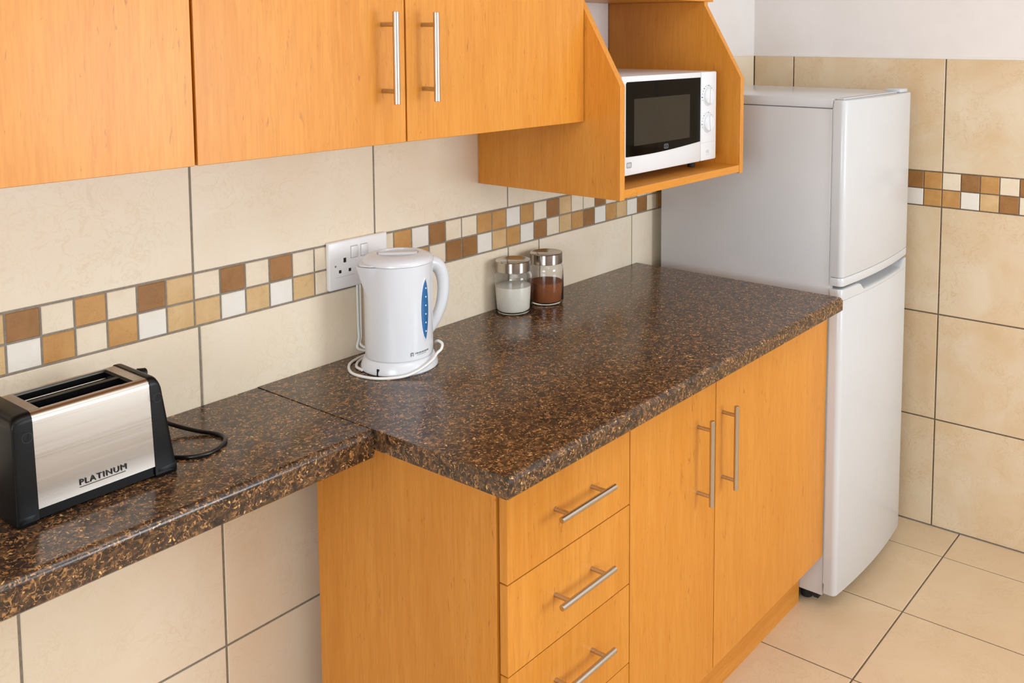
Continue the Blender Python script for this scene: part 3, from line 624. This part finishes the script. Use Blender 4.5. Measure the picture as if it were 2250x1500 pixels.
# ------------------------------------------------------------------ toaster
tx0, tx1, ty0, ty1, ztb = -0.3955, -0.1660, -0.2190, -0.0900, ZT - 0.0012
tz1 = 1.0790
tt = empty('toaster', (-0.279, -0.155, ztb), 'brushed steel and black toaster standing on the narrow worktop', 'toaster')
sxa, sxb = -0.3690, -0.2005     # steel centre
def sect(x, yf, yb, z0, z1, rr=0.012, n=6):
    p = [(x, yb, z0), (x, yf, z0)]
    p += [(x, yf + 0.0075 + rr - rr * math.cos(a), z1 - rr + rr * math.sin(a)) for a in [PI / 2 * i / n for i in range(n + 1)]]
    p += [(x, yb - 0.0075 - rr + rr * math.sin(a), z1 - rr + rr * math.cos(a)) for a in [PI / 2 * i / n for i in range(n + 1)]]
    return p
def loft(secs, m, name, parent, label=None, angle=35):
    bm = B(); rows = [[bm.verts.new(p) for p in s] for s in secs]; n = len(rows[0])
    for A, C in zip(rows, rows[1:]):
        for i in range(n): bm.faces.new((A[i], A[(i + 1) % n], C[(i + 1) % n], C[i]))
    bm.faces.new(rows[0]); bm.faces.new(rows[-1]); bmesh.ops.recalc_face_normals(bm, faces=bm.faces); return obj(name, bm, m, parent, angle=angle, label=label)
zs0 = ztb + 0.020
# steel sleeve: two walls and a top frame around the slot well
wy0, wy1 = -0.2000, -0.1130; wxa, wxb = sxa + 0.016, sxb - 0.018
def sleeve():
    bm = B(); s0 = sect(0, ty0, ty1, zs0, tz1 - 0.0005); outline = [(p[1], p[2]) for p in s0]
    fy = [p for p in outline]
    fr_ = [(ty0, zs0)] + outline[2:9] + [(wy0, tz1 - 0.0005)]; bk = [(wy1, tz1 - 0.0005)] + outline[9:] + [(ty1, zs0)]
    for prof in (fr_, bk):
        A = [bm.verts.new((sxa, p[0], p[1])) for p in prof]; C = [bm.verts.new((sxb, p[0], p[1])) for p in prof]
        for i in range(len(prof) - 1): bm.faces.new((A[i], A[i + 1], C[i + 1], C[i]))
    for a, b in ((sxa, wxa), (wxb, sxb)):
        v = [bm.verts.new((x, y, tz1 - 0.0005)) for x, y in ((a, wy0), (b, wy0), (b, wy1), (a, wy1))]; bm.faces.new(v)
    for (a, b) in (((wxa, wy0), (wxb, wy0)), ((wxb, wy0), (wxb, wy1)), ((wxb, wy1), (wxa, wy1)), ((wxa, wy1), (wxa, wy0))):
        bm.faces.new([bm.verts.new(p) for p in ((a[0], a[1], tz1 - 0.0005), (b[0], b[1], tz1 - 0.0005), (b[0], b[1], tz1 - 0.004), (a[0], a[1], tz1 - 0.004))])
    bmesh.ops.remove_doubles(bm, verts=bm.verts, dist=0.00005); bmesh.ops.recalc_face_normals(bm, faces=bm.faces); return bm
STEELX = brushed('brushed_steel_across', (184, 175, 165), 0.3, (3, 260, 260))
slv = obj('steel_sleeve', sleeve(), STEELX, tt, angle=40, label='brushed steel casing')
bm = B(); t = 0.003
for (a, b, c, d) in ((wxa, wy0, wxb, wy0 + t), (wxa, wy1 - t, wxb, wy1), (wxa, wy0, wxa + t, wy1), (wxb - t, wy0, wxb, wy1)): box(bm, a, b, 1.000, c, d, tz1 - 0.0035)
box(bm, wxa, wy0, 0.998, wxb, wy1, 1.001); mid = (wy0 + wy1) / 2; box(bm, wxa, mid - 0.005, 1.0, wxb, mid + 0.005, tz1 - 0.003)
well = obj('slot_well', bm, BLACK, tt)
for cy in ((wy0 + mid - 0.004) / 2, (wy1 + mid + 0.004) / 2):
    for s_ in (-1, 1):
        bm = B(); tube(bm, [(wxa + 0.004, cy + s_ * 0.0115, tz1 - 0.012), (wxb - 0.004, cy + s_ * 0.0115, tz1 - 0.012)], 0.0011, 8, 2)
        for k in range(5): x = wxa + 0.012 + k * (wxb - wxa - 0.024) / 4; tube(bm, [(x, cy + s_ * 0.0115, tz1 - 0.012), (x, cy + s_ * 0.009, tz1 - 0.060)], 0.0009, 6, 2)
        obj('bread_guide', bm, STEEL, well)
def endcap(xi, xo_t, xo_b, name='end_cap'):
    s_ = 1 if xo_b > xi else -1; e = 0.0012; secs = []
    n = 8
    for i in range(n + 1):
        t = i / n; zo = 0
        sec = sect(0, ty0 - e, ty1 + e, ztb + 0.006, tz1 + e, 0.013); shr = 0.012 * (1 - math.sqrt(max(0, 1 - t ** 3)))
        cyc = (ty0 + ty1) / 2; out = []
        for (_, y, z) in sec:
            k = (z - ztb) / (tz1 - ztb); xo = xo_b + (xo_t - xo_b) * k ** 1.6
            drop = 0.014 * t ** 3 * k ** 4
            out.append((xi + (xo - xi) * math.sin(PI / 2 * t), cyc + (y - cyc) * (1 - shr * 5 * 0.35), z - drop))
        secs.append(out)
    c = loft(secs, BLACK, name, tt, 'matt black plastic end', 50); return c
er = endcap(sxb, -0.1850, -0.1660); el = endcap(sxa, -0.3960, -0.3980)
def disc(x, z, par):
    bm = B(); n = 28; ro, ri_ = 0.0072, 0.0066; y = ty0 + 0.0012 + (z - 1.0) * 0.01 - 0.003
    a_ = [bm.verts.new((x + ro * math.cos(2 * PI * i / n), y, z + ro * math.sin(2 * PI * i / n))) for i in range(n)]; b_ = [bm.verts.new((x + ri_ * math.cos(2 * PI * i / n), y, z + ri_ * math.sin(2 * PI * i / n))) for i in range(n)]
    for i in range(n): bm.faces.new((a_[i], a_[(i + 1) % n], b_[(i + 1) % n], b_[i]))
    obj('moulded_ring', bm, GREYD, par, smooth=False)
GREYD = mat('dark_grey_plastic', (44, 44, 46), 0.4)
disc(sxb + 0.0078, tz1 - 0.030, er); disc(sxa - 0.0105, tz1 - 0.030, el)
bm = B(); box(bm, tx0 - 0.002, ty0 - 0.001, ztb + 0.0002, sxa - 0.0015, ty1 + 0.001, ztb + 0.017, 0.003, 2); box(bm, sxb + 0.001, ty0 - 0.001, ztb + 0.0002, tx1 + 0.001, ty1 + 0.001, ztb + 0.017, 0.003, 2); box(bm, sxa - 0.004, ty0 + 0.003, ztb + 0.004, sxb + 0.004, ty1 - 0.003, ztb + 0.0205, 0.001)
obj('base', bm, BLACK, tt, label='black base with feet')
bm = B(); cyl(bm, (-0.166, -0.105, 1.055), (-0.150, -0.105, 1.052), 0.008, n=16, bev=0.002); obj('control_knob', bm, BLACK, tt)
bm = text_bm('PLATINUM', 0.0125, Matrix.Translation((-0.3130, ty0 - 0.0004, ztb + 0.0330)) @ FACE_Y, 0.0003, 0.0, 1.15)
bb_ = max(v.co.x for v in bm.verts) - min(v.co.x for v in bm.verts); mn = min(v.co.x for v in bm.verts); k_ = 0.068 / bb_
for v in bm.verts: v.co.x = mn + (v.co.x - mn) * k_
obj('lettering', bm, INK, slv, smooth=False)
obj('lettering_underline', box(B(), -0.3125, ty0 - 0.0006, ztb + 0.0298, -0.2460, ty0 + 0.001, ztb + 0.0303), INK, slv, smooth=False)
z_ = ZT - 0.0012 + 0.0033
pts = [(-0.155, -0.085, 0.965), (-0.142, -0.066, 0.962), (-0.118, -0.055, 0.955), (-0.094, -0.072, 0.938), (-0.070, -0.112, z_ + 0.003), (-0.052, -0.150, z_), (-0.058, -0.180, z_), (-0.088, -0.203, z_), (-0.118, -0.203, z_), (-0.142, -0.180, z_), (-0.151, -0.150, z_), (-0.150, -0.09, z_), (-0.160, -0.045, z_), (-0.220, -0.025, z_)]
obj('power_cord', tube(B(), pts, 0.0036, 10, 8), CORDB, tt, angle=60)
